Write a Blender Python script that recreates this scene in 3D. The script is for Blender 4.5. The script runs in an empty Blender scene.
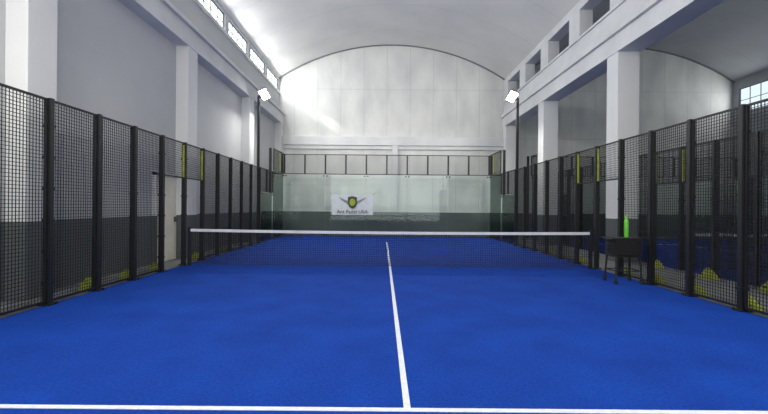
import bpy, math, random
from mathutils import Vector, Matrix
random.seed(4)
S = bpy.context.scene
COL = S.collection
try:
    S.view_settings.view_transform = 'Standard'
except Exception:
    pass

def lin(r, g, b):
    f = lambda c: (c/255/12.92) if c/255 <= 0.04045 else ((c/255+0.055)/1.055)**2.4
    return (f(r), f(g), f(b), 1)

# ---------------- materials ----------------
def mat(name, c1, c2=None, scale=3.0, rough=0.6, metal=0.0, bump=0.0, bscale=80, stretch=(1, 1, 1), detail=4, spec=0.5):
    m = bpy.data.materials.new(name); m.use_nodes = True
    n, l = m.node_tree.nodes, m.node_tree.links
    b = n['Principled BSDF']
    b.inputs['Roughness'].default_value = rough
    b.inputs['Metallic'].default_value = metal
    b.inputs['Specular IOR Level'].default_value = spec
    c2 = c2 or tuple(min(1, x*0.85) for x in c1[:3]) + (1,)
    geo = n.new('ShaderNodeNewGeometry')
    mp = n.new('ShaderNodeMapping'); mp.inputs['Scale'].default_value = stretch
    l.new(geo.outputs['Position'], mp.inputs['Vector'])
    nz = n.new('ShaderNodeTexNoise'); nz.inputs['Scale'].default_value = scale; nz.inputs['Detail'].default_value = detail
    l.new(mp.outputs[0], nz.inputs['Vector'])
    rmp = n.new('ShaderNodeValToRGB')
    rmp.color_ramp.elements[0].position = 0.3; rmp.color_ramp.elements[1].position = 0.7
    rmp.color_ramp.elements[0].color = c2; rmp.color_ramp.elements[1].color = c1
    l.new(nz.outputs[0], rmp.inputs[0])
    l.new(rmp.outputs[0], b.inputs['Base Color'])
    if bump > 0:
        nb = n.new('ShaderNodeTexNoise'); nb.inputs['Scale'].default_value = bscale
        l.new(geo.outputs['Position'], nb.inputs['Vector'])
        bp = n.new('ShaderNodeBump'); bp.inputs['Strength'].default_value = bump; bp.inputs['Distance'].default_value = 0.02
        l.new(nb.outputs[0], bp.inputs['Height']); l.new(bp.outputs[0], b.inputs['Normal'])
    m['ramp'] = rmp.name
    return m

def wall_mat(name, top1, top2, low, zband=1.18, seams=None, seam_dark=0.8, scale=.5, stretch=(1, 1, 1)):
    """painted wall: pale above, darker dado below; optional panel seams"""
    m = mat(name, top1, top2, scale=scale, rough=0.75, bump=0.15, bscale=12, spec=0.2, stretch=stretch, detail=6)
    n, l = m.node_tree.nodes, m.node_tree.links
    b = n['Principled BSDF']; rmp = n[m['ramp']]
    geo = n.new('ShaderNodeNewGeometry'); sp = n.new('ShaderNodeSeparateXYZ')
    l.new(geo.outputs['Position'], sp.inputs[0])
    src = rmp.outputs[0]
    if seams:
        ax, w, h, mort = seams
        cb = n.new('ShaderNodeCombineXYZ')
        l.new(sp.outputs[ax], cb.inputs[0]); l.new(sp.outputs['Z'], cb.inputs[1])
        br = n.new('ShaderNodeTexBrick'); br.offset = 0.0
        br.inputs['Scale'].default_value = 1.0
        br.inputs['Brick Width'].default_value = w; br.inputs['Row Height'].default_value = h
        br.inputs['Mortar Size'].default_value = mort
        br.inputs['Color1'].default_value = (1, 1, 1, 1); br.inputs['Color2'].default_value = (0.95, 0.95, 0.95, 1)
        br.inputs['Mortar'].default_value = (seam_dark,)*3 + (1,)
        l.new(cb.outputs[0], br.inputs['Vector'])
        mx = n.new('ShaderNodeMix'); mx.data_type = 'RGBA'; mx.blend_type = 'MULTIPLY'; mx.inputs[0].default_value = 1
        l.new(src, mx.inputs[6]); l.new(br.outputs['Color'], mx.inputs[7]); src = mx.outputs[2]
    if low:
        gt = n.new('ShaderNodeMath'); gt.operation = 'GREATER_THAN'; gt.inputs[1].default_value = zband
        l.new(sp.outputs['Z'], gt.inputs[0])
        mx = n.new('ShaderNodeMix'); mx.data_type = 'RGBA'
        l.new(gt.outputs[0], mx.inputs[0]); mx.inputs[6].default_value = low
        l.new(src, mx.inputs[7]); src = mx.outputs[2]
    l.new(src, b.inputs['Base Color'])
    return m

LOW = lin(95, 100, 101)
M_wall_l = wall_mat('grey_wall_paint', lin(192, 193, 194), lin(180, 182, 184), LOW)
M_wall_b = wall_mat('back_wall_paint', lin(222, 222, 216), lin(200, 201, 198), LOW, seams=('X', 1.25, 2.6, 0.014), seam_dark=0.8, scale=1.3, stretch=(1, 1, .45))
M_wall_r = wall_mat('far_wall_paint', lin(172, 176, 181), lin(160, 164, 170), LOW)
M_white = wall_mat('white_concrete_paint', lin(223, 224, 222), lin(212, 213, 212), LOW)
M_beam = mat('beam_paint', lin(217, 218, 217), lin(201, 202, 202), scale=1.2, rough=0.7, bump=.2, bscale=10)
M_ceil = wall_mat('vault_plaster', lin(222, 220, 215), lin(208, 207, 204), None, seams=('Y', 2.55, 50, 0.02), seam_dark=0.88)
M_ceil_shaded = wall_mat('vault_plaster_shaded', lin(172, 175, 178), lin(159, 162, 166), None, seams=('Y', 2.55, 50, 0.02), seam_dark=0.88)  # same plaster as main vault, side hall's dimmer light put into the colour
M_conc = mat('concrete_floor', lin(120, 122, 124), lin(98, 100, 103), scale=2, rough=0.6)
M_turf = mat('blue_turf', lin(14, 63, 156), lin(11, 53, 139), scale=1.6, rough=0.9, bump=0.5, bscale=160, spec=0.12, detail=12)
# short-pile grain on top of the broad mottling
n, l = M_turf.node_tree.nodes, M_turf.node_tree.links
g_ = n.new('ShaderNodeNewGeometry'); nz = n.new('ShaderNodeTexNoise'); nz.inputs['Scale'].default_value = 38; nz.inputs['Detail'].default_value = 6
l.new(g_.outputs['Position'], nz.inputs['Vector'])
mr = n.new('ShaderNodeMapRange'); mr.inputs[1].default_value = .3; mr.inputs[2].default_value = .7; mr.inputs[3].default_value = .76; mr.inputs[4].default_value = 1.18
l.new(nz.outputs[0], mr.inputs[0])
vm = n.new('ShaderNodeVectorMath'); vm.operation = 'SCALE'
l.new(n[M_turf['ramp']].outputs[0], vm.inputs[0]); l.new(mr.outputs[0], vm.inputs['Scale']); l.new(vm.outputs[0], n['Principled BSDF'].inputs['Base Color'])

M_line = mat('white_line_paint', lin(214, 217, 222), lin(195, 200, 210), scale=20, rough=0.8)
M_black = mat('black_powder_coat', lin(20, 21, 24), lin(15, 16, 19), scale=8, rough=0.5)
M_wire = mat('black_wire', lin(18, 19, 22), lin(13, 14, 17), scale=8, rough=0.6)
M_net = mat('black_net_cord', lin(14, 16, 22), lin(10, 11, 16), scale=8, rough=0.8)
M_band = mat('white_net_tape', lin(205, 207, 210), lin(188, 190, 195), scale=6, rough=0.7)
M_lime = mat('lime_foam', lin(162, 172, 58), lin(132, 142, 42), scale=9, rough=0.75, bump=.4, bscale=30)
M_steel = mat('steel', lin(120, 122, 125), lin(100, 102, 105), scale=8, rough=0.45, metal=0.9)
M_winf = mat('window_frame_paint', lin(120, 124, 128), lin(105, 110, 114), scale=5, rough=0.5)
M_door = mat('cream_door', lin(232, 228, 208), lin(220, 216, 200), scale=3, rough=0.6)
M_cloth = mat('banner_cloth', lin(200, 204, 204), lin(188, 192, 194), scale=5, rough=0.8)
M_logo = mat('logo_dark', lin(58, 74, 54), lin(50, 64, 46), scale=5, rough=0.8)
M_grey = mat('logo_grey', lin(132, 140, 136), lin(120, 128, 124), scale=5, rough=0.8)
M_green = mat('neon_green_plastic', lin(105, 190, 60), lin(90, 172, 50), scale=5, rough=0.4)
M_rub = mat('black_rubber', lin(20, 20, 22), lin(14, 14, 16), scale=20, rough=0.8)

def emis(name, col, st):
    m = bpy.data.materials.new(name); m.use_nodes = True
    n, l = m.node_tree.nodes, m.node_tree.links
    n.remove(n['Principled BSDF'])
    e = n.new('ShaderNodeEmission'); e.inputs[0].default_value = col; e.inputs[1].default_value = st
    l.new(e.outputs[0], n['Material Output'].inputs[0]); return m
M_day = emis('daylight_window', (0.95, 0.98, 1, 1), 2.8)
M_day2 = emis('daylight_window_blue', (0.78, 0.92, 1, 1), 1.1)
M_lamp = emis('lamp_lens', (1, 0.98, 0.9, 1), 30)

M_glass = bpy.data.materials.new('tempered_glass'); M_glass.use_nodes = True
n, l = M_glass.node_tree.nodes, M_glass.node_tree.links
n.remove(n['Principled BSDF'])
t = n.new('ShaderNodeBsdfTransparent'); t.inputs[0].default_value = (0.94, 0.972, 0.958, 1)
g = n.new('ShaderNodeBsdfGlossy'); g.inputs['Roughness'].default_value = 0.03; g.inputs[0].default_value = (0.9, 1, 0.96, 1)
fr = n.new('ShaderNodeFresnel'); fr.inputs[0].default_value = 1.36
mx = n.new('ShaderNodeMixShader')
l.new(fr.outputs[0], mx.inputs[0]); l.new(t.outputs[0], mx.inputs[1]); l.new(g.outputs[0], mx.inputs[2])
l.new(mx.outputs[0], n['Material Output'].inputs[0])

# ---------------- mesh helpers ----------------
def link(ob):
    COL.objects.link(ob); return ob

def raw(name, verts, faces, m, parent=None, loc=None, smooth=False):
    me = bpy.data.meshes.new(name); me.from_pydata([tuple(v) for v in verts], [], faces); me.update()
    me.materials.append(m)
    if smooth:
        for p in me.polygons: p.use_smooth = True
    ob = link(bpy.data.objects.new(name, me))
    if parent: ob.parent = parent
    if loc: ob.location = loc
    return ob

BF = [(0, 3, 2, 1), (4, 5, 6, 7), (0, 1, 5, 4), (1, 2, 6, 5), (2, 3, 7, 6), (3, 0, 4, 7)]
def boxes(bs):
    V, F = [], []
    for x0, x1, y0, y1, z0, z1 in bs:
        o = len(V)
        V += [(x0, y0, z0), (x1, y0, z0), (x1, y1, z0), (x0, y1, z0), (x0, y0, z1), (x1, y0, z1), (x1, y1, z1), (x0, y1, z1)]
        F += [tuple(o+i for i in f) for f in BF]
    return V, F

def bobj(name, bs, m, parent=None, loc=None, bevel=0):
    V, F = boxes(bs)
    ob = raw(name, V, F, m, parent, loc)
    if bevel:
        md = ob.modifiers.new('bevel', 'BEVEL'); md.width = bevel; md.segments = 2
    return ob

def tube(p0, p1, r0, r1=None, k=10):
    r1 = r0 if r1 is None else r1
    p0, p1 = Vector(p0), Vector(p1); d = (p1-p0).normalized()
    a = d.orthogonal().normalized(); b = d.cross(a)
    V = []
    for p, r in ((p0, r0), (p1, r1)):
        for i in range(k):
            t = 2*math.pi*i/k
            V.append(p + a*math.cos(t)*r + b*math.sin(t)*r)
    F = [(i, (i+1) % k, k+(i+1) % k, k+i) for i in range(k)] + [tuple(range(k-1, -1, -1)), tuple(range(k, 2*k))]
    return V, F

def join(parts):
    V, F = [], []
    for v, f in parts:
        o = len(V); V += [tuple(x) for x in v]; F += [tuple(o+i for i in q) for q in f]
    return V, F

def lathe(prof, k=20):
    V, F = [], []
    for r, z in prof:
        for i in range(k):
            t = 2*math.pi*i/k; V.append((r*math.cos(t), r*math.sin(t), z))
    for j in range(len(prof)-1):
        for i in range(k):
            F.append((j*k+i, j*k+(i+1) % k, (j+1)*k+(i+1) % k, (j+1)*k+i))
    F.append(tuple(range(k-1, -1, -1))); F.append(tuple(range((len(prof)-1)*k, len(prof)*k)))
    return V, F

def empty(name, loc, label, cat, group=None, rz=0):
    e = link(bpy.data.objects.new(name, None)); e.location = loc; e.rotation_euler[2] = rz
    e.empty_display_size = 0.1
    e['label'] = label; e['category'] = cat
    if group: e['group'] = group
    return e

def tag(ob, label, cat, group=None):
    ob['label'] = label; ob['category'] = cat
    if group: ob['group'] = group
    return ob

def struct(ob, label=None, cat=None):
    ob['kind'] = 'structure'
    if label: ob['label'] = label
    if cat: ob['category'] = cat
    return ob

def clone(root, loc, rz=0, label=None, group=None):
    kids = list(root.children)
    r = root.copy(); COL.objects.link(r); r.location = loc; r.rotation_euler[2] = rz
    if label: r['label'] = label
    if group: r['group'] = group
    for k in kids:
        c = k.copy(); COL.objects.link(c); c.parent = r
        for kk in list(k.children):
            cc = kk.copy(); COL.objects.link(cc); cc.parent = c
    return r

# ---------------- structure ----------------
YB = 12.14       # back wall
YN = -15.0       # open end of hall behind the viewpoint
XL, XR = -5.58, 6.27
X2 = 18.7
struct(bobj('floor', [(-6.2, X2+.2, YN, YB+.2, -0.2, -0.02)], M_conc), 'grey concrete hall floor around the courts', 'floor')
struct(bobj('wall_back', [(-6.3, X2+.3, YB, YB+.25, -0.2, 10.5)], M_wall_b), 'tall pale panelled end wall with grey dado', 'wall')
# left wall with window holes
pit = 2.46
wins = [YB-1.25-pit*i for i in range(0, 10)]
bs = [(-6.15, -5.92, YN, YB, -0.1, 6.0), (-6.15, -5.82, YN, YB, 5.9, 7.6), (-6.15, -5.82, YN, YB, 8.25, 8.6)]
edges = sorted(wins)
prev = YN
for w in edges:
    bs.append((-6.15, -5.82, prev, w-1.08, 7.6, 8.25)); prev = w+1.08
bs.append((-6.15, -5.82, prev, YB, 7.6, 8.25))
struct(bobj('wall_left', bs, M_wall_l), 'grey painted side wall with recessed bays', 'wall')
wi = 1
def window(y, x, z0, z1, hw, m, face):
    global wi
    root = empty('window_%d' % wi, (x, y, z0), 'high strip window with multiple small panes', 'window'); root['kind'] = 'structure'
    h = z1-z0
    p = bobj('pane', [(-.01, .01, -hw, hw, 0, h)], m, root); p['kind'] = 'structure'
    fb = [(-.04, .04, -hw, hw, 0, .05), (-.04, .04, -hw, hw, h-.05, h), (-.04, .04, -hw, -hw+.05, 0, h), (-.04, .04, hw-.05, hw, 0, h), (-.03, .03, -hw, hw, h/2-.015, h/2+.015)]
    for i in range(1, 4):
        yy = -hw+2*hw*i/4; fb.append((-.03, .03, yy-.018, yy+.018, 0, h))
    f = bobj('frame', fb, M_winf, root); f['kind'] = 'structure'
    wi += 1
for w in wins[:7]: window(w, -5.92, 7.6, 8.25, 1.08, M_day, 1)
# pilasters, beam, cornice left
PIL = [-8.7, -3.42, 1.65, 6.85, 11.85]
ti = 1
for y in PIL:
    struct(bobj('trim_%d' % ti, [(-5.95, XL, y-.28, y+.28, -0.02, 5.9)], M_white, bevel=.01), 'white painted wall pilaster', 'pilaster'); ti += 1
struct(bobj('trim_%d' % ti, [(-5.95, XL+.02, YN, YB, 5.85, 6.35), (-5.95, XL+.12, YN, YB, 6.35, 6.46), (-5.95, XL-.08, YN, YB, 6.46, 6.62)], M_beam), 'white concrete beam with cornice', 'beam'); ti += 1
struct(bobj('trim_%d' % ti, [(-5.92, -5.76, YN, YB, 7.48, 7.6)], M_beam), 'window sill ledge', 'sill'); ti += 1
# right colonnade
for y in PIL:
    struct(bobj('trim_%d' % ti, [(XR, XR+.6, y-.28, y+.28, -0.02, 5.82)], M_white, bevel=.012), 'white square concrete column with grey base', 'column'); ti += 1
struct(bobj('trim_%d' % ti, [(XR-.02, XR+.62, YN, YB, 5.8, 6.3), (XR-.12, XR+.72, YN, YB, 6.3, 6.42), (XR-.04, XR+.66, YN, YB, 6.42, 6.55)], M_beam), 'white concrete beam carried by columns', 'beam'); ti += 1
bs = [(XR+.06, XR+.5, YN, YB, 6.5, 7.15), (XR+.06, XR+.5, YN, YB, 8.1, 8.6)]
half = 2.58
pc = [11.85-half*i for i in range(0, 11)]
for y in pc: bs.append((XR+.06, XR+.5, y-.38, y+.38, 7.15, 8.1))
struct(bobj('wall_right', bs, M_beam), 'white clerestory wall with square openings', 'wall')
struct(bobj('trim_%d' % ti, [(XR, XR+.56, YN, YB, 7.08, 7.15)], M_beam), 'thin ledge under clerestory openings', 'ledge'); ti += 1
# far right wall
bs = [(X2, X2+.25, YN, YB, -.1, 6.6), (X2, X2+.25, YN, YB, 7.9, 8.6)]
w2 = [10.6-3.4*i for i in range(4)]
prev = YB
for w in w2:
    bs.append((X2, X2+.25, w+1.2, prev, 6.6, 7.9)); prev = w-1.2
bs.append((X2, X2+.25, YN, prev, 6.6, 7.9))
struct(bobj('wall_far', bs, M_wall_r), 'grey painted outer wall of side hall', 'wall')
for w in w2: window(w, X2+.1, 6.6, 7.9, 1.2, M_day2, -1)
struct(bobj('wall_light_block', [(XR+.6, X2+.2, YN-.2, YN, -.1, 10.5)], M_wall_r), 'unseen grey end wall added to darken side hall', 'wall')  # added out of view to keep world light out of the side hall

def vault(name, xc, hw, spring, rise, m):
    R = (hw*hw+rise*rise)/(2*rise); zc = spring+rise-R
    a0 = math.asin(hw/R); N = 40
    V, F = [], []
    for j, y in enumerate((YN, YB+.1)):
        for r in (R, R+.15):
            for i in range(N+1):
                a = -a0+2*a0*i/N; V.append((xc+r*math.sin(a), y, zc+r*math.cos(a)))
    K = N+1
    for i in range(N):
        F.append((i, i+1, 2*K+i+1, 2*K+i)); F.append((K+i, 3*K+i, 3*K+i+1, K+i+1))
    ob = raw(name, V, F, m, smooth=True)
    return ob, R, zc, a0
v, R, zc, a0 = vault('ceiling', 0.27, 6.15, 8.33, 1.87, M_ceil); struct(v, 'white barrel-vaulted plaster ceiling', 'ceiling')
v2, *_ = vault('ceiling.001', 12.6, 6.15, 8.33, 1.87, M_ceil_shaded); struct(v2, 'barrel-vaulted ceiling of side hall', 'ceiling')
# arch trim at back wall, thin ribs
def arch(name, xc, y0, y1, th, m):
    V, F = [], []; N = 40
    for y in (y0, y1):
        for r in (R-th, R+.05):
            for i in range(N+1):
                a = -a0+2*a0*i/N; V.append((xc+r*math.sin(a), y, zc+r*math.cos(a)))
    K = N+1
    for i in range(N):
        F += [(i, i+1, K+i+1, K+i), (i, 2*K+i, 2*K+i+1, i+1), (2*K+i, 3*K+i, 3*K+i+1, 2*K+i+1)]
    return raw(name, V, F, m)
for xc in (0.27, 12.6):
    struct(arch('trim_%d' % ti, xc, YB-.1, YB+.01, .035, M_winf), 'thin grey arch line where vault meets wall', 'trim'); ti += 1
# back wall blocks
struct(bobj('trim_%d' % ti, [(XL, XR, YB-.22, YB, 4.75, 5.22), (XL, XR, YB-.12, YB, 4.55, 4.75), (0.3, .6, YB-.2, YB, 1.18, 5.3)], M_beam, bevel=.01), 'whitewashed concrete tie beam with central pier', 'beam'); ti += 1
# door in left wall
d = empty('door_1', (-5.92, 1.0-.15, 0), 'cream panelled side door with white frame', 'door'); d['kind'] = 'structure'
for nm, b_, m_ in (('door_leaf', [(0, .05, -.5, .5, -.02, 2.2)], M_door), ('door_frame', [(0, .09, -.58, -.5, -.02, 2.28), (0, .09, .5, .58, -.02, 2.28), (0, .09, -.58, .58, 2.2, 2.28)], M_white), ('door_handle', [(.05, .1, .36, .4, 1.0, 1.14)], M_steel)):
    o = bobj(nm, b_, m_, d); o['kind'] = 'structure'

# ---------------- courts ----------------
def court(xc, glab):
    tag(bobj('court_turf', [(xc-5.0, xc+5.0, -10, 10, -0.02, 0)], M_turf), 'blue artificial turf playing surface with white markings', 'court surface', 'court surfaces')
    for nm, b in (('service_line', (xc-4.95, xc+4.95, -6.975, -6.925)), ('service_line', (xc-4.95, xc+4.95, 6.925, 6.975)), ('center_line', (xc-.025, xc+.025, -6.925, 6.925))):
        tag(bobj(nm, [b + (0, .004)], M_line), 'thin white painted line on blue turf', 'court line', 'court lines')
court(0, ''); court(12.05, '')

# fence panel prototypes (local Y 0..1)
def wires(y0, y1, z0, z1, p=0.05, t=0.0035):
    bs = []
    k = round((y1-y0)/p)
    for i in range(1, k):
        y = y0+(y1-y0)*i/k; bs.append((-t, t, y-t, y+t, z0, z1))
    k = round((z1-z0)/p)
    for i in range(1, k):
        z = z0+(z1-z0)*i/k; bs.append((-t, t, y0, y1, z-t, z+t))
    return bs
def panel(name, h, label, group, lime=0, fw=.028, a=.045, b=.955, t=.0035):
    r = empty(name, (0, 0, -50), label, 'fence', group)
    bobj('frame', [(-.02, .02, a, a+fw, 0, h), (-.02, .02, b-fw, b, 0, h), (-.02, .02, a, b, 0, fw), (-.02, .02, a, b, h-fw, h)], M_black, r)
    bobj('wire_mesh', wires(a+.02, b-.02, .02, h-.02, t=t), M_wire, r)
    if lime:
        bobj('edge_padding', [(-.026, .026, b-.03, b-.002, .02, h-.06)], M_lime, r)
    return r
PA = panel('wire_fence', 2.92, 'tall black welded wire mesh fence bay beside the court', 'tall mesh fence bays', t=.0038)
PB = panel('wire_fence', .86, 'short black mesh bay with lime edge over the entrance', 'mesh bays above the entrance', 1)
PC = panel('wire_fence', .98, 'black wire mesh bay on top of glass wall', 'mesh bays above the glass', 0, .035, .003, .997, .0025)
PD = panel('wire_fence', .95, 'black wire mesh bay above low glass', 'mesh bays above the low glass')
PE = panel('wire_fence', .98, 'black mesh bay above glass with lime padded edge', 'mesh bays above the glass', 1)

def glassp(w, h, label):
    r = empty('glass_wall', (0, 0, -50), label, 'glass wall', 'tempered glass court walls')
    bobj('pane', [(-.006, .006, .012, w-.012, .03, h)], M_glass, r)
    for yy in (.06, w-.06):
        for zz in (.08, h-.06):
            bobj('clamp', [(-.02, .02, yy-.03, yy+.03, zz-.03, zz+.03), (-.026, .026, yy-.01, yy+.01, zz-.01, zz+.01)], M_black, r)
    bobj('bottom_rail', [(-.02, .02, 0.0, w, 0, .035)], M_black, r, bevel=.004)
    return r
GA = glassp(1.97, 3.0, 'tall clear greenish tempered glass wall panel')
GB = glassp(1.9, 2.0, 'low clear tempered glass wall panel')

def post(h, label):
    r = empty('fence_post', (0, 0, -50), label, 'fence post', 'black steel fence posts')
    k = int(h/.45)
    bobj('post_shaft', [(-.05, .05, -.035, .035, 0.01, h)]+[(-.058, .058, -.042, .042, .3+.45*i, .34+.45*i) for i in range(k)], M_black, r)
    bobj('base_plate', [(-.09, .09, -.08, .08, 0, .015)] + [(sx-.012, sx+.012, sy-.012, sy+.012, .015, .035) for sx in (-.07, .07) for sy in (-.06, .06)], M_black, r)
    return r
QA = post(2.97, 'black steel fence post with mesh clips')
QB = post(4.0, 'tall black steel corner post beside glass')

def side(x, ys, ye, out, entrance=True, glass=True):
    """side enclosure on line x; out=+1/-1 outward direction"""
    for y in range(ys, ye+1):
        if y > 6: continue
        clone(QA, (x, y, 0))
    for y in range(ys, min(ye, 6)):
        if entrance and y in (-1, 0):
            clone(PB, (x, y, 2.1))
        else:
            clone(PA, (x, y, .04))
    if glass:
        clone(GB, (x, 6.09, 0), label='low clear tempered glass side panel'); clone(GA, (x, 8.02, 0), label='tall clear tempered glass side panel')
        for y in (6, 7): clone(PD, (x, y, 2.02))
        clone(PE, (x, 8, 3.02)); clone(PC, (x, 9, 3.02))
        clone(QB, (x+out*.13, 8, 0)); clone(QB, (x+out*.13, 10.1, 0))
side(-5.0, -7, 6, -1)
side(5.0, -7, 6, 1)
side(7.05, -5, 6, -1)
side(17.05, 3, 6, 1, entrance=False)
for xc in (0, 12.05):
    for i in range(5):
        clone(GA, (xc-4.985+2*i, 10.03, 0), -math.pi/2, label='tall clear tempered glass end panel')
    for i in range(10):
        clone(PC, (xc-5+i, 10.03, 3.02), -math.pi/2)
# remove the prototypes
for r in (PA, PB, PC, PD, PE, GA, GB, QA, QB):
    for k in list(r.children): bpy.data.objects.remove(k)
    bpy.data.objects.remove(r)

# lime base covers
def cover():
    r = empty('post_base_cover', (0, 0, -50), 'crumpled lime green foam wedge at a fence post base', 'foam cover', 'lime post base covers')
    V = [(-.13, -.11, 0), (.13, -.12, 0), (.12, .12, 0), (-.12, .11, 0), (-.12, -.09, .08), (.11, -.1, .06), (.1, .11, .09), (-.11, .09, .07), (-.04, -.02, .23), (.05, .03, .2)]
    F = [(0, 3, 2, 1), (0, 1, 5, 4), (1, 2, 6, 5), (2, 3, 7, 6), (3, 0, 4, 7), (4, 5, 9, 8), (5, 6, 9), (6, 7, 8, 9), (7, 4, 8)]
    raw('foam_wedge', V, F, M_lime, r)
    raw('strap', *boxes([(-.14, .14, -.02, .02, .085, .11)]), M_rub, r)
    return r
CV = cover()
for x, y, s in [(-5.26, -2.8, .95), (-5.24, -1.8, .9), (-5.24, -.8, .85), (-5.24, 1.2, .9), (-5.24, 3.2, .9),
                (5.27, -3.8, 1.0), (5.27, -2.8, 1.0), (5.26, -1.8, .95), (5.26, -.8, .85), (5.26, 1.2, .8),
                (6.76, -2.6, 1.1), (6.76, -1.2, 1.1), (6.76, -3.5, 1), (6.76, .4, .9), (5.26, 3.2, .9)]:
    c = clone(CV, (x, y, -0.02), random.uniform(-.4, .4)); c.scale = (s, s, s)
for k in list(CV.children): bpy.data.objects.remove(k)
bpy.data.objects.remove(CV)

# nets
def net(xc):
    r = empty('court_net', (xc, 0, 0), 'low black court net with white top band', 'net', 'court nets')
    top = lambda x: .845+.03*(x/4.95)**2
    N = 225; t = .0046; bs = []; H = 4.885
    for i in range(1, N):
        x = -H+2*H*i/N; bs.append((x-t, x+t, -t, t, .02, top(x)))
    for j in range(19):
        z = .03+.044*j; bs.append((-H, H, -t, t, z-t, z+t))
    bobj('net_mesh', bs, M_net, r)
    V, F = [], []
    M = 40
    for i in range(M+1):
        x = -H+2*H*i/M; z = top(x)
        V += [(x, -.014, z-.055), (x, .014, z-.055), (x, .014, z+.01), (x, -.014, z+.01)]
    for i in range(M):
        for k in range(4): F.append((4*i+k, 4*i+(k+1) % 4, 4*i+4+(k+1) % 4, 4*i+4+k))
    F += [(0, 1, 2, 3), (4*M+3, 4*M+2, 4*M+1, 4*M)]
    raw('top_band', V, F, M_band, r)
    for s in (-1, 1):
        def bx(a, b, *q): return (min(s*a, s*b), max(s*a, s*b)) + q
        bobj('net_post', [bx(4.83, 4.892, -.04, .04, .0, .91), bx(4.82, 4.895, -.07, .07, 0, .02), bx(4.826, 4.894, -.046, .046, .9, .925)], M_black, r)
        bobj('tension_strap', [bx(4.85, 4.875, -.05, -.04, .3, .85)], M_rub, r)
net(0); net(12.05)

# floodlights
def flood(x, y, s):
    r = empty('floodlight_pole', (x, y, -0.02), 'tall black pole carrying a lit floodlight', 'floodlight', 'court floodlights')
    bobj('pole', [(-.045, .045, -.045, .045, 0, 5.9), (-.09, .09, -.12, .12, 0, .02)], M_black, r)
    raw('bracket', *join([tube((0, 0, 5.8), (-s*.25, 0, 5.98), .03), tube((-s*.2, -.15, 5.96), (-s*.2, .15, 5.96), .02)]), M_black, r)
    h = bobj('lamp_head', [(-.17, .17, -.24, .24, 0, .07)] + [(-.14+.05*i, -.13+.05*i, -.2, .2, .07, .12) for i in range(6)], M_black, r, bevel=.008)
    h.location = (-s*.22, 0, 5.95); h.rotation_euler = (math.radians(-40) if y > 0 else math.radians(40), s*math.radians(25), 0)
    e = bobj('lamp_lens', [(-.15, .15, -.22, .22, -.012, 0)], M_lamp, h, bevel=.005)
    L = bpy.data.lights.new('flood', 'AREA'); L.energy = 190; L.color = (1, .98, .93); L.shape = 'RECTANGLE'; L.size = .5; L.size_y = .6
    lo = link(bpy.data.objects.new('flood_light', L)); lo.parent = r
    lo.location = (-s*.47, 0, 5.75); lo.rotation_euler = (0, s*math.radians(28), 0)
    return r
for y in (6.5, -6.5):
    flood(-5.2, y, -1); flood(5.2, y, 1)
def wash(nm, p, tgt, e, ang, blend=1, r=.12):
    L = bpy.data.lights.new(nm, 'SPOT'); L.energy = e; L.spot_size = math.radians(ang); L.spot_blend = blend; L.shadow_soft_size = r; L.color = (1, .98, .95)
    o = link(bpy.data.objects.new(nm, L)); o.location = p
    o.rotation_euler = (Vector(tgt)-Vector(p)).to_track_quat('-Z', 'Y').to_euler()
# spill of the floodlights on the end wall
wash('flood_beam', (-4.7, 6.7, 5.95), (-2.0, 12.14, 6.6), 360, 80)
wash('flood_beam', (4.7, 6.7, 5.95), (2.5, 12.14, 6.8), 260, 80)
# sunlight slanting in through the last strip window onto the end wall
wash('sun_shaft', (-5.6, 10.9, 7.95), (-4.0, 12.14, 6.55), 150, 17, .6, .05)
wash('sun_shaft', (-5.6, 10.5, 7.95), (-3.0, 12.14, 5.9), 500, 11, .8, .05)

# banner
b = empty('banner', (-1.66, 9.95, 1.05), 'white cloth banner with winged ball emblem and lettering', 'banner')
V, F = [], []
NX, NZ = 24, 10
for j in range(NZ+1):
    for i in range(NX+1):
        u, w = i/NX, j/NZ
        sag = -.05*math.sin(math.pi*u)*(w)
        V.append((-1+2*u, .015*math.sin(u*14+w*2), w*1.02+sag))
for j in range(NZ):
    for i in range(NX):
        a = j*(NX+1)+i; F.append((a, a+1, a+NX+2, a+NX+1))
raw('cloth', V, F, M_cloth, b, smooth=True)
def flat(name, pts, m, y=-.03):
    V = [(x, y, z) for x, z in pts]+[(x, y+.004, z) for x, z in pts]; k = len(pts)
    F = [tuple(range(k)), tuple(range(2*k-1, k-1, -1))]+[(i, k+i, k+(i+1) % k, (i+1) % k) for i in range(k)]
    return raw(name, V, F, m, b)
for s in (-1, 1):
    pts = [(s*.14, .54), (s*.2, .68), (s*.4, .75), (s*.66, .87), (s*.58, .77), (s*.52, .71), (s*.46, .67), (s*.4, .63), (s*.32, .59), (s*.24, .54)]
    flat('wing_emblem', pts, M_grey)
ci = [(-.22, .86), (-.21, .52), (-.14, .38), (0, .3), (.14, .38), (.21, .52), (.22, .86), (0, .92)]
flat('shield_emblem', ci, M_logo, -.034)
ci = [(0.14*math.cos(a*math.pi/12), .62+.18*math.sin(a*math.pi/12)) for a in range(24)]
flat('ball_emblem', ci, M_lime, -.04)
fc = bpy.data.curves.new('lettering', 'FONT'); fc.body = 'Ant Padel USA'; fc.size = .25; fc.align_x = 'CENTER'; fc.extrude = .002
fo = bpy.data.objects.new('tmp', fc); COL.objects.link(fo)
bpy.context.view_layer.update()
me = bpy.data.meshes.new_from_object(fo.evaluated_get(bpy.context.evaluated_depsgraph_get()))
bpy.data.objects.remove(fo)
me.materials.clear(); me.materials.append(M_logo)
to = link(bpy.data.objects.new('lettering', me)); to.parent = b; to.location = (0, -.034, .08); to.rotation_euler = (math.pi/2, 0, 0)
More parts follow.
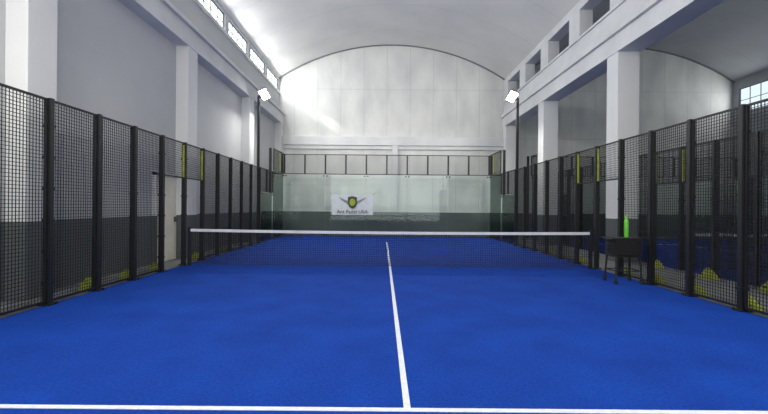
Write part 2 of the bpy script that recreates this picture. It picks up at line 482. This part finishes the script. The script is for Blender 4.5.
for s in (-1, 1):
    for zz, s2 in ((1.0, 1), (.03, -1)):
        raw('cord', *tube((s*1.0, 0, zz), (s*1.12, .06, zz+s2*.1), .006, k=6), M_rub, b)

# ball cart
c = empty('ball_cart', (4.58, -1.8, 0), 'black wheeled ball basket cart on thin legs', 'ball cart')
w, dd = .24, .18
bk = []
for i in range(13):
    x = -w+2*w*i/12
    for y in (-dd, dd): bk.append((x-.006, x+.006, y-.004, y+.004, .52, .88))
for i in range(11):
    y = -dd+2*dd*i/10
    for x in (-w, w): bk.append((x-.004, x+.004, y-.006, y+.006, .52, .88))
for z in (.52, .58, .64, .7, .76, .82, .87):
    for y in (-dd, dd): bk.append((-w, w, y-.007, y+.007, z-.007, z+.007))
    for x in (-w, w): bk.append((x-.007, x+.007, -dd, dd, z-.007, z+.007))
bk += [(-w, w, -dd, dd, .515, .525), (-w-.01, w+.01, -dd-.01, dd+.01, .875, .89), (-w+.02, w-.02, -dd+.02, dd-.02, .56, .86)]
bobj('basket', bk, M_rub, c)
for sx in (-1, 1):
    for sy in (-1, 1):
        raw('leg', *tube((sx*w*.95, sy*dd*.9, .52), (sx*(w+.01), sy*(dd+.02), .05), .018), M_rub, c)
        raw('wheel', *tube((sx*(w+.01)-.018, sy*(dd+.02), .045), (sx*(w+.01)+.018, sy*(dd+.02), .045), .045, k=16), M_rub, c)
raw('lower_shelf', *boxes([(-w, w, -dd-.01, -dd+.005, .24, .26), (-w, w, dd-.005, dd+.01, .24, .26), (-w-.02, -w, -dd-.01, dd+.01, .24, .26), (w, w+.02, -dd-.01, dd+.01, .24, .26)]), M_rub, c)
raw('handle', *join([tube((-w, -dd, .86), (-w-.08, -dd, .87), .011), tube((-w, dd, .86), (-w-.08, dd, .87), .011), tube((-w-.08, -dd, .87), (-w-.08, dd, .87), .011)]), M_black, c)
tb = empty('water_bottle', (4.64, -1.8, .892), 'tall neon green bottle standing on the ball cart', 'bottle')
raw('bottle_body', *lathe([(.034, 0), (.04, .01), (.04, .3), (.036, .34), (.024, .36)]), M_green, tb, smooth=True)
raw('bottle_cap', *lathe([(.024, .36), (.027, .365), (.027, .4), (.014, .41), (.012, .43)]), M_green, tb, smooth=True)

# ---------------- light ----------------
W = bpy.data.worlds.new('world'); S.world = W; W.use_nodes = True
W.node_tree.nodes['Background'].inputs[0].default_value = (.99, .985, .98, 1)
W.node_tree.nodes['Background'].inputs[1].default_value = 3.2
def area(p, ry, e, sx, sy, col=(.96, .98, 1)):
    L = bpy.data.lights.new('daylight', 'AREA'); L.energy = e; L.shape = 'RECTANGLE'; L.size = sx; L.size_y = sy; L.color = col
    o = link(bpy.data.objects.new('daylight', L)); o.location = p; o.rotation_euler = (0, math.radians(ry), 0)
# daylight entering the strip windows on both outer walls
for w in wins[:8]: area((-5.78, w, 7.95), -82, 78, .6, 2.0)
for w in w2: area((X2-.1, w, 7.25), 90, 45, 1.2, 2.2)
# ---------------- camera ----------------
cd = bpy.data.cameras.new('camera'); cam = link(bpy.data.objects.new('camera', cd)); S.camera = cam
cd.sensor_width = 36; cd.lens = 407/768*36; cd.shift_x = 1.4/768; cd.clip_start = .05
cam.location = (-.19, -9.86, 1.45)
cam.matrix_world = Matrix.Translation(cam.location) @ Matrix.Rotation(math.radians(90), 4, 'X') @ Matrix.Rotation(math.radians(.5), 4, 'Z')
